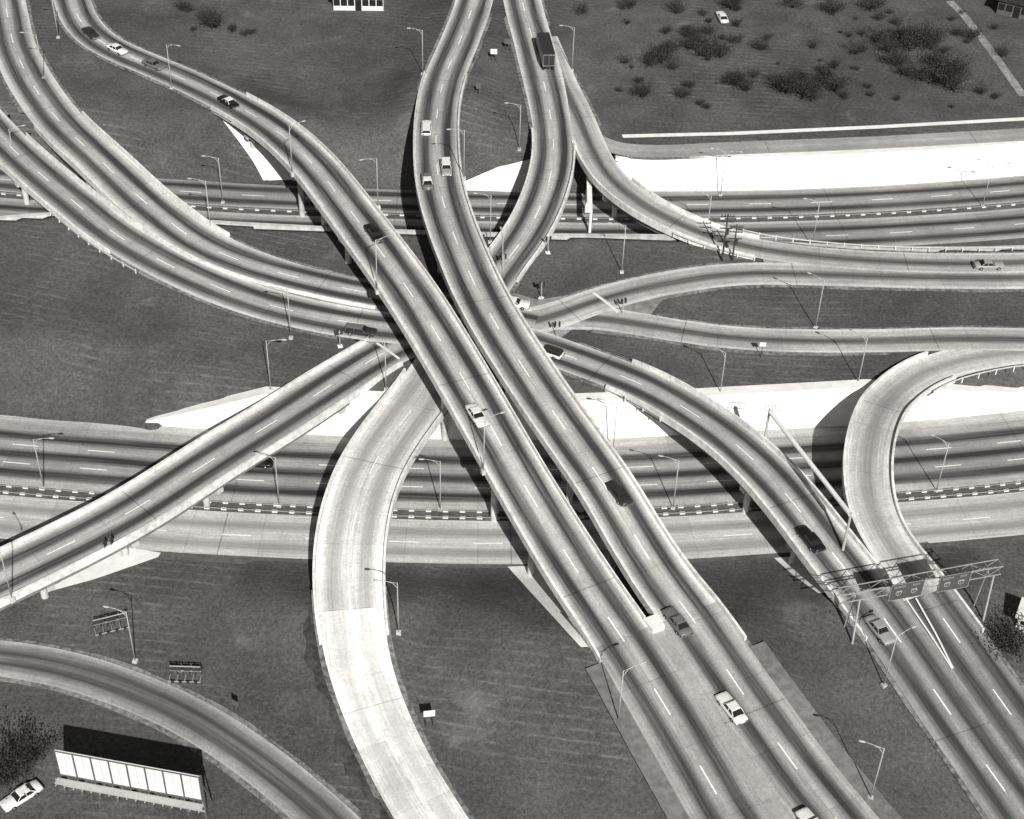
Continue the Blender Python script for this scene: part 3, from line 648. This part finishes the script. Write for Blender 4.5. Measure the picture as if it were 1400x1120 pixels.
car(749,480,"C2",-1,"w","white","dark","white wagon with dark roof entering the junction")
car(493,452,"C2",1,"w","dark","grey","dark wagon approaching the junction signals")
car(350,632,"A",-1,"s","black",None,"black sedan on the highway under the bridge")
car(1352,362,"H",1,"s","silver",None,"silver sedan on the ramp beside grass")
car(30,1092,None,1,"s","white",None,"pale sedan parked beside the billboard",225)
car(987,27,None,1,"s","white",None,"white sedan parked on dry grass",100)
def semi(u,v):
    loc,a=place(u,v,"F",-1); top=empty("truck",loc,a); top.scale=(.88,.92,.9); tag(top,"dark semi-trailer truck climbing the ramp","truck")
    MB().box(-7.2,2.6,-1.2,1.2,1.15,3.75).obj("trailer",paint['dark'],top)
    MB().box(-7.1,2.5,-1.12,1.12,3.752,3.80).obj("trailer_roof",paint['dark'],top)
    mb=MB(); 
    for y0,y1,z0,z1 in ((-1.2,-1.08,1.2,3.7),(1.08,1.2,1.2,3.7),(-1.07,1.07,1.2,1.32),(-1.07,1.07,3.58,3.7),(-.04,.04,1.33,3.57)): mb.box(-7.26,-7.203,y0,y1,z0,z1)
    mb.obj("door_frame",M['chrome'],top)
    mb=MB(); mb.rings([[(2.95,-1.15,.6),(2.95,1.15,.6),(2.95,1.15,2.75),(2.95,-1.15,2.75)],[(4.3,-1.15,.6),(4.3,1.15,.6),(4.3,1.12,2.75),(4.3,-1.12,2.75)],[(4.7,-1.1,.6),(4.7,1.1,.6),(4.7,1.05,1.7),(4.7,-1.05,1.7)],[(5.4,-1.0,.6),(5.4,1.0,.6),(5.4,.95,1.5),(5.4,-.95,1.5)]]); mb.obj("cab",paint['grey'],top)
    MB().add([(4.33,-1.0,2.6),(4.33,1.0,2.6),(4.72,.95,1.75),(4.72,-.95,1.75)],[(0,1,2,3)]).obj("windscreen",M['glass'],top)
    MB().box(-7,4.9,-.45,.45,.75,1.14).obj("chassis",M['dkmetal'],top)
    for x in(-6.3,-5.1,1.6,2.7,4.5):
        for y in(-.95,.95): MB().tube((x,y-.25,.5),(x,y+.25,.5),.5,.5,14).obj("wheel",M['tyre'],top)
semi(744,72)
def frame_rig(u,v,ang,label,L=4.6):
    p=WG(u,v); top=empty("low_sign",tuple(p),math.radians(ang)); top.scale=(.85,.85,.85); tag(top,label,"sign","skeletal signs on the grass")
    for i in range(6):
        x=-L/2+L*i/5; m3=MB(); m3.box(x-.06,x+.06,-.06,.06,-.2,2.1); m3.tube((x,1.3,0),(x,.06,1.9),.05,.05,5); m3.obj("post",M['dkmetal'],top)
    for z0,z1 in ((1.95,2.1),(1.05,1.17)): MB().box(-L/2,L/2,-.13,-.065,z0,z1).obj("crossbar",M['metal'],top)
    for x0,x1,z0,z1,mt in ((-L/2+.1,-L/2+1.5,1.2,1.9,'dkmetal'),(-L/2+1.9,L/2-1.4,1.2,1.9,'roof'),(L/2-1.2,L/2-.1,1.2,1.9,'dkmetal')):
        MB().box(x0,x1,-.2,-.14,z0,z1).obj("panel",M[mt],top)
    mb=MB(); mb.box(-L/2-.1,L/2+.1,-1.45,-1.35,.35,.45)
    for i in range(5): x=-L/2+L*i/4; mb.box(x-.03,x+.03,-1.4,-.14,.46,.5)
    mb.obj("light_bar",M['metal'],top)
    for i in range(4):
        x=-L/2+L*(i+.5)/4; MB().box(x-.2,x+.2,-1.75,-1.51,.35,.65).obj("floodlight",M['dkmetal'],top)
frame_rig(152,856,22,"dark skeletal sign with pale light bars on grass")
frame_rig(255,924,0,"low dark skeletal sign with floodlights on grass",4.2)
# ------------------------------------------------------------------ signs
def text_mesh(s,size,mat,name="lettering"):
    cu=bpy.data.curves.new(name,'FONT'); cu.body=s; cu.size=size; cu.align_x='CENTER'; cu.align_y='CENTER'; cu.extrude=0.01; cu.offset=size*0.01
    t=bpy.data.objects.new(name,cu); col.objects.link(t); dg=bpy.context.evaluated_depsgraph_get()
    me_=bpy.data.meshes.new_from_object(t.evaluated_get(dg)); bpy.data.objects.remove(t); me_.materials.clear(); me_.materials.append(mat)
    o=bpy.data.objects.new(name,me_); col.objects.link(o); return o
def highway_sign(c,w,h,ang,texts,shields,label):
    top=empty("highway_sign",tuple(c),ang); tag(top,label,"road sign")
    MB().box(-w/2,w/2,-.05,.05,-h/2,h/2).obj("panel",M['signback'],top)
    mb=MB(); b=.05
    mb.box(-w/2,w/2,-.07,-.053,h/2-b,h/2); mb.box(-w/2,w/2,-.07,-.053,-h/2,-h/2+b); mb.box(-w/2,-w/2+b,-.072,-.055,-h/2+b,h/2-b); mb.box(w/2-b,w/2,-.072,-.055,-h/2+b,h/2-b)
    mb.obj("border",M['signlet'],top)
    for s,x,z,sz in texts:
        o=text_mesh(s,sz,M['signlet']); o.parent=top; o.location=(x,-.075,z); o.rotation_euler=(math.radians(90),0,0)
    for x,z,s in shields:
        pr=[(-.42,.45),(-.2,.5),(0,.44),(.2,.5),(.42,.45),(.5,.2),(.48,-.1),(.3,-.38),(0,-.52),(-.3,-.38),(-.48,-.1),(-.5,.2)]
        MB().add([(x+a*s,-.085,z+b_*s) for a,b_ in pr],[tuple(range(12))[::-1]]).obj("route_shield",M['signlet'],top)
        pr=[(.37,.2),(-.37,.2),(-.38,-.08),(-.24,-.3),(0,-.42),(.24,-.3),(.38,-.08)]
        MB().add([(x+a*s,-.09,z+b_*s) for a,b_ in pr],[tuple(range(7))]).obj("shield_field",M['signback'],top)
        MB().box(x-.09*s,x-.03*s,-.1,-.092,z-.25*s,z+.12*s).obj("numeral",M['signlet'],top)
gA=WG(1160,868); gB=WG(1338,838)
ztr=10.9
def gantry(pA,pB,zt,over,label,depth=1.2,hh=1.3):
    top=empty("sign_gantry",tuple(pA)); tag(top,label,"sign gantry")
    a=Vector(pA); b=Vector(pB); d=(b-a); d.z=0; L=d.length; d.normalize(); n=Vector((-d.y,d.x,0))
    s0=a-d*over[0]; s0.z=zt; Lt=L+over[0]+over[1]
    mb=MB()
    for oy in(-depth/2,depth/2):
        for oz in(0,hh): mb.tube(s0+n*oy+Vector((0,0,oz))-a,s0+d*Lt+n*oy+Vector((0,0,oz))-a,.07,.07,6)
    k=int(Lt/1.7)
    for i in range(k+1):
        x=Lt*i/k; p=s0+d*x-a; q=s0+d*min(Lt,Lt*(i+1)/k)-a
        for oy in(-depth/2,depth/2):
            if i<k: mb.tube(p+n*oy+Vector((0,0,hh*(i%2))),q+n*oy+Vector((0,0,hh*((i+1)%2))),.04,.04,5)
        for oz in(0,hh): mb.tube(p-n*depth/2+Vector((0,0,oz)),p+n*depth/2+Vector((0,0,oz)),.03,.03,5)
    mb.obj("truss",M['truss'],top)
    for P_ in(a,b):
        mb=MB(); base=P_-a
        for oy in(-1,1):
            mb.tube(base+n*oy*(depth/2+.6)-Vector((0,0,.3)),Vector((base.x,base.y,zt-a.z))+n*oy*depth/2,.13,.1,8)
        for q,q2 in((.05,.35),(.35,.05),(.35,.65),(.65,.35),(.65,.95),(.95,.65)): 
            mb.tube(base-n*(depth/2+.6*(1-q))+Vector((0,0,(zt-P_.z)*q)),base+n*(depth/2+.6*(1-q2))+Vector((0,0,(zt-P_.z)*q2)),.05,.05,6)
        mb.obj("support_post",M['metal'],top)
    return s0,d,n,Lt
s0,d,n,Lt=gantry(gA,gB,ztr-0.7,(2.4,0.9),"steel truss sign gantry spanning the merging ramps")
ang=math.atan2(d.y,d.x)
def onG(u):
    best=None
    for k in range(300):
        p=s0+d*(Lt*k/299); q=proj(np.array(p))
        if best is None or abs(q[0]-u)<best[0]: best=(abs(q[0]-u),p.copy())
    return best[1]
for u,w,tx,sh,lab in ((1234,4.2,[("NORTH",-1.0,.8,.42),("EAST",1.1,.8,.42)],[(-.95,-.2,.8),(.95,-.2,.8)],"dark overhead sign reading NORTH EAST with route shields"),
                     (1299,4.0,[("SOUTH",-.95,.8,.42),("EAST",1.05,.8,.42)],[(-.9,-.2,.8),(.9,-.2,.8)],"dark overhead sign with two route shields on gantry")):
    p=onG(u)-n*0.85; p.z=ztr-0.2; highway_sign(p,w,2.6,ang,tx,sh,lab)
def beam_gantry():
    z=11.5; a=Vector(W(1052,562,z)); b=Vector(W(1163,704,z)); 
    ga=Vector((a.x,a.y,hz(a.x,a.y))); gb=Vector((b.x,b.y,hz(b.x,b.y)))
    top=empty("sign_gantry",tuple(ga)); tag(top,"long white tubular beam gantry crossing the curved ramp","sign gantry")
    MB().tube(a-ga,b-ga,.3,.3,10).obj("beam",M['white'],top)
    MB().tube((0,0,-.2),a-ga+Vector((0,0,.3)),.2,.16,8).obj("support_post",M['metal'],top)
    MB().tube(gb-ga-Vector((0,0,.2)),b-ga+Vector((0,0,.3)),.2,.16,8).obj("support_post",M['metal'],top)
    mb=MB()
    for s in(-.6,.6): mb.tube(a-ga+Vector((-1.0,s,.5)),a-ga+Vector((1.2,s,.5)),.05,.05,5)
    for x in np.linspace(-1.0,1.2,6): mb.tube(a-ga+Vector((x,-.6,.5)),a-ga+Vector((x,.6,.5)),.04,.04,5)
    mb.obj("service_platform",M['metal'],top)
beam_gantry()
def bent():
    f1=Vector(W(806,318,0.0)); top=empty("bridge_bent",tuple(f1)); tag(top,"tall slim white bent carrying the ramp fork","bridge support")
    MB().tube((0,0,0),(0,0,4.3),.25,.25,10).obj("column",M['slope'],top); MB().tube((-.5,6,0),(-.5,6,4.3),.25,.25,10).obj("column",M['slope'],top)
    MB().box(-.6,.2,-.8,12,4.3,4.7).obj("cap_beam",M['slope'],top)
bent()
def small_sign(u,v,w,h,zc,mat,ang,label,two=True):
    p=WG(u,v); top=empty("road_sign",tuple(p),math.radians(ang)); tag(top,label,"road sign")
    for x in ((-w*.32,w*.32) if two else (0,)): MB().tube((x,0,-.2),(x,0,zc+h/2),.05,.05,6).obj("post",M['dkmetal'],top)
    MB().box(-w/2,w/2,-.09,-.055,zc-h/2,zc+h/2).obj("panel",mat,top)
small_sign(587,993,1.3,1.0,2.3,M['white'],10,"small white sign on two dark posts in grass")
small_sign(324,976,0.9,0.9,1.9,M['wood'],-30,"small weathered sign on posts in grass")
small_sign(675,84,1.2,1.0,2.0,M['white'],0,"small pale sign between the two roadways")
small_sign(694,70,1.2,1.0,2.0,M['wood'],0,"small dark sign between the two roadways")
small_sign(654,128,0.8,1.0,1.5,M['wood'],0,"small sign post beside curved roadway",False)
small_sign(1040,489,0.9,0.7,2.4,M['white'],0,"small white sign beside the connector road",False)
def signal(u,v,ang,label="dark traffic signal on a short pole at the junction"):
    p=WG(u,v); top=empty("traffic_signal",tuple(p),math.radians(ang)); tag(top,label,"traffic light","traffic signals at the junction")
    MB().tube((0,0,0),(0,0,2.9),.07,.06,8).obj("pole",M['metal'],top); MB().box(-.35,.35,-.35,.35,-.2,.12).obj("base",M['slope'],top)
    for s in(-.3,.3):
        mb=MB(); mb.box(s-.13,s+.13,-.13,.13,2.2,3.0)
        for z in(2.33,2.6,2.87): mb.tube((s,-.13,z),(s,-.27,z),.1,.1,8)
        mb.obj("signal_head",M['dkmetal'],top)
    MB().box(-.17,.17,-.04,.04,2.5,2.58).obj("bracket",M['metal'],top)
for s in [(749,346,10),(740,408,-20),(851,431,30),(761,463,0),(465,474,20),(688,370,0)]: signal(*s)
def upole(u,v,hh,label):
    p=WG(u,v); top=empty("utility_pole",tuple(p)); tag(top,label,"utility pole","tall poles beside the curving ramp")
    MB().tube((0,0,-.2),(0,0,hh),.16,.1,8).obj("pole",M['bark'],top)
    for z in(hh-.5,hh-1.4,hh-2.6):
        mb=MB().box(-1.0,1.0,-.07,.07,z,z+.14)
        if z>hh-2:
            for x in(-.9,-.4,.4,.9): mb.tube((x,0,z+.1),(x,0,z+.4),.06,.06,6)
        mb.obj("crossarm",M['dkmetal'],top)
    MB().tube((.25,0,hh-3.6),(.25,0,hh-2.7),.24,.24,10).obj("transformer",M['dkmetal'],top)
upole(987,357,8.5,"dark utility pole with crossarms beside the ramp"); upole(1001,356,6.5,"shorter dark utility pole with crossarms")
def billboard():
    zt=7.4; a=Vector(W(74,1026,zt)); b=Vector(W(272,1062,zt)); d=(b-a); L=d.length; an=math.atan2(d.y,d.x); h=4.0
    top=empty("billboard",(a.x,a.y,0),an); tag(top,"large blank white billboard with timber frame and walkway","billboard")
    MB().box(0,L,0,.12,zt-h,zt).obj("panel",M['white'],top)
    mb=MB()
    for i in range(9): x=L*i/8; mb.box(x-.08 if i else 0,x+.08,-.1,-.003,zt-h,zt)
    mb.box(0,L,-.12,-.103,zt-.1,zt+.08); mb.box(-.05,L+.05,-.12,-.103,zt-h-.1,zt-h+.1); mb.obj("frame",M['wood'],top)
    mb=MB()
    for i in range(17): x=L*i/16; mb.box(x-.025,x+.025,-.02,-.004,zt-h+.12,zt-.12)
    mb.obj("panel_seam",M['metal'],top)
    mb=MB(); mb.box(-.2,L+.2,-1.1,-.3,zt-h-.35,zt-h-.27)
    for i in range(17): x=L*i/16; mb.box(x-.05,x+.05,-1.35,0,zt-h-.47,zt-h-.36)
    mb.tube((0,-1.1,zt-h+.5),(L,-1.1,zt-h+.5),.04,.04,5)
    mb.obj("walkway",M['metal'],top)
    for i in range(9):
        x=L*i/8; m2=MB(); m2.box(x-.13,x+.13,.15,.42,-.2,zt-.3); m2.tube((x,2.2,0),(x,.35,zt-1.5),.08,.08,6); m2.obj("post",M['wood'],top)
    mb=MB(); mb.box(0,L,.05,.14,1.2,1.45); mb.box(0,L,.05,.14,2.2,2.4); mb.obj("base_rail",M['metal'],top)
billboard()
def building(c,L,Wd,h,ang,wallm,label,wins=6,roofm=None):
    top=empty("building",tuple(c),ang); tag(top,label,"building")
    MB().box(-L/2,L/2,-Wd/2,Wd/2,-.3,h).obj("wall",wallm,top)
    MB().box(-L/2-.4,L/2+.4,-Wd/2-.6,Wd/2+.4,h+.003,h+.35).obj("roof",roofm or M['roof'],top)
    for i in range(wins):
        x=-L/2+L*(i+.5)/wins
        nm="door" if i==wins//2 else "window"
        MB().box(x-.6,x+.6,-Wd/2-.05,-Wd/2+.1,(0 if nm=="door" else 1.0),2.3).obj(nm,M['glass'],top)
p=WG(488,18); building((p[0],p[1]+5,p[2]),9.5,8,3.2,math.radians(3),M['white'],"low white flat-roofed building with row of windows",7)
p=WG(1392,30); building((p[0]+1,p[1]+6,p[2]),6,9,3,math.radians(-25),M['wood'],"low dark building with flat roof",4)
p=WG(1397,862); building((p[0]+1.6,p[1]+.6,p[2]),4,2.6,2.2,math.radians(-25),M['white'],"small white shed beside the merging ramp",2,M['white'])
# ------------------------------------------------------------------ trees
def tree_meshes(seed,hh=4.0,rad=2.0,leaves=900,trunk=1.0):
    rnd=random.Random(seed); mb=MB(); mb.tube((0,0,-.2),(0,0,trunk+.4),.14,.1,7); tips=[]
    for i in range(11):
        a=rnd.uniform(0,6.28); e=rnd.uniform(.4,1.3); L=rnd.uniform(.4,1.45)*rad
        s=Vector((0,0,trunk*rnd.uniform(.5,1.3))); m=s+Vector((math.cos(a)*L*.5,math.sin(a)*L*.5,L*.35*e)); t=m+Vector((math.cos(a+rnd.uniform(-.5,.5))*L*.5,math.sin(a)*L*.5,(hh-trunk)*rnd.uniform(.1,.6)))
        mb.tube(s,m,.08,.05,5); mb.tube(m,t,.05,.02,5); tips+= [t,m+(t-m)*.5]
        for q in range(3):
            e2=m+Vector((rnd.uniform(-1,1),rnd.uniform(-1,1),rnd.uniform(.1,1)))*rad*.6; mb.tube(m,e2,.035,.012,4); tips.append(e2)
    tm=meshof(mb,"trunk",M['bark'])
    lv=MB()
    for k in range(leaves):
        c=rnd.choice(tips); g=rad*.22
        p=c+Vector((rnd.gauss(0,g),rnd.gauss(0,g),rnd.gauss(0,g*.8)))
        if p.z<.2: continue
        s=rnd.uniform(.04,.11); q=Euler((rnd.uniform(0,3),rnd.uniform(0,3),rnd.uniform(0,6))).to_quaternion()
        lv.add([tuple(p+q@Vector(v)) for v in((-s,-s*.6,0),(s,-s*.6,0),(s*.7,s*.7,0),(-s*.7,s*.7,0))],[(0,1,2,3)])
    return [("trunk",tm,I4),("crown",meshof(lv,"crown",M['leaf']),I4)]
TR=[tree_meshes(s,3.8+s*.3,1.9+.25*(s%3),1300) for s in range(6)]
tl=[(877,135,.9),(905,88,1.0),(935,135,.7),(952,72,1.1),(968,82,.9),(985,80,1.0),(947,55,.8),(1003,118,.9),(1018,125,.8),(1076,130,1.1),(1098,134,1.1),(1120,122,.9),(1143,128,1.0),(1215,72,1.0),(1245,70,1.4),(1262,66,1.2),(1240,105,.9),(1262,112,.9),(1292,118,1.5),(1282,95,1.1),(1308,105,1.0),(290,42,1.1),(1000,15,.9),(1085,12,.9),(1140,22,1.0),(1190,16,1.0),(925,20,.8),(1328,55,.8),(860,12,.7),(795,20,.6),(22,1052,1.2),(48,1042,1.0),(10,1075,1.1),(1386,895,1.3),(1205,60,.9),(1225,92,1.0),(915,75,.9),(892,92,.8),(1090,118,.8),(1130,110,.7),(1232,58,1.0),(1305,126,1.1),(1110,140,.9),(1062,120,.8),(1278,60,.9),(1040,70,.7),(1170,75,.7)]
rnd=random.Random(3)
for _ in range(60):
    tl.append((rnd.uniform(840,1380),rnd.uniform(5,150),rnd.uniform(.2,.58)))
for _ in range(8): tl.append((rnd.uniform(230,350),rnd.uniform(15,50),rnd.uniform(.3,.6)))
for i,(u,v,s) in enumerate(tl):
    p=WG(u,v); instance(TR[i%6],"tree" if s>.6 else "shrub",tuple(p),i*1.7,"small dark scrubby tree standing on dry grass" if s>.6 else "low scrubby bush growing in rough grass","tree" if s>.6 else "bush","scrubby trees on the slope",s*1.0)
# ------------------------------------------------------------------ people
def person(u,v,rz,label,stride):
    r=roads["I"]; i=r.idx(u,v); w=W(u,v,r.p[i,2]); top_loc=(w[0],w[1],r.p[i,2])
    V=[(0,0,.95),(0,0,1.15),(0,0,1.38),(0,0,1.5),(0,0,1.62),(0,0,1.72),
       (.10,0,.9),(.11,stride*.5,.5),(.11,stride,.08),(.11,stride+.14,.05),(-.10,0,.9),(-.11,-stride*.4,.5),(-.11,-stride,.08),(-.11,-stride+.14,.05),
       (.2,0,1.4),(.26,-.05,1.12),(.27,.08,.88),(-.2,0,1.4),(-.26,.05,1.12),(-.27,.12,.88)]
    E=[(0,1),(1,2),(2,3),(3,4),(4,5),(0,6),(6,7),(7,8),(8,9),(0,10),(10,11),(11,12),(12,13),(2,14),(14,15),(15,16),(2,17),(17,18),(18,19)]
    rad=[.15,.14,.16,.06,.1,.08,.1,.07,.045,.04,.1,.07,.045,.04,.06,.045,.035,.06,.045,.035]
    me_=bpy.data.meshes.new("person"); me_.from_pydata(V,E,[]); o=bpy.data.objects.new("person",me_); col.objects.link(o)
    o.modifiers.new("s",'SKIN')
    for k,x in enumerate(rad): me_.skin_vertices[0].data[k].radius=(x,x)
    me_.skin_vertices[0].data[0].use_root=True
    o.modifiers.new("d",'SUBSURF').levels=1; me_.materials.append(M['cloth']); o.location=top_loc; o.rotation_euler=(0,0,rz); tag(o,label,"person","people walking on the bridge")
    hd=MB(); hd.rings([[(r_*math.cos(t*math.pi/4),r_*math.sin(t*math.pi/4),z) for t in range(8)] for r_,z in((.1,1.64),(.118,1.7),(.1,1.77),(.04,1.81))]); hd.obj("hair",M['dkmetal'],o,True)
try:
    person(145,752,0.6,"person in dark clothes walking along bridge",.22); person(154,748,0.8,"person in dark coat standing on bridge",.08)
except Exception as e: print("PERSON",e)
# ------------------------------------------------------------------ light
el=math.radians(38); az=math.radians(14)
dv=Vector((-math.sin(az)*math.cos(el),math.cos(az)*math.cos(el),-math.sin(el)))
sd=bpy.data.lights.new("sun",'SUN'); sd.energy=5.0; sd.angle=math.radians(0.5); sd.color=(1,.985,.96)
so=bpy.data.objects.new("sun",sd); so.rotation_euler=dv.to_track_quat('-Z','Y').to_euler(); col.objects.link(so)
wd=bpy.data.worlds.new("World"); scene.world=wd; wd.use_nodes=True; nt=wd.node_tree
sky=nt.nodes.new("ShaderNodeTexSky"); sky.sky_type='NISHITA'; sky.sun_disc=False; sky.sun_elevation=el; sky.sun_rotation=math.radians(166)
bw=nt.nodes.new("ShaderNodeRGBToBW"); nt.links.new(sky.outputs[0],bw.inputs[0]); nt.links.new(bw.outputs[0],nt.nodes["Background"].inputs[0]); nt.nodes["Background"].inputs[1].default_value=0.05
scene.view_settings.view_transform='Standard'; scene.view_settings.look='None'; scene.view_settings.exposure=0
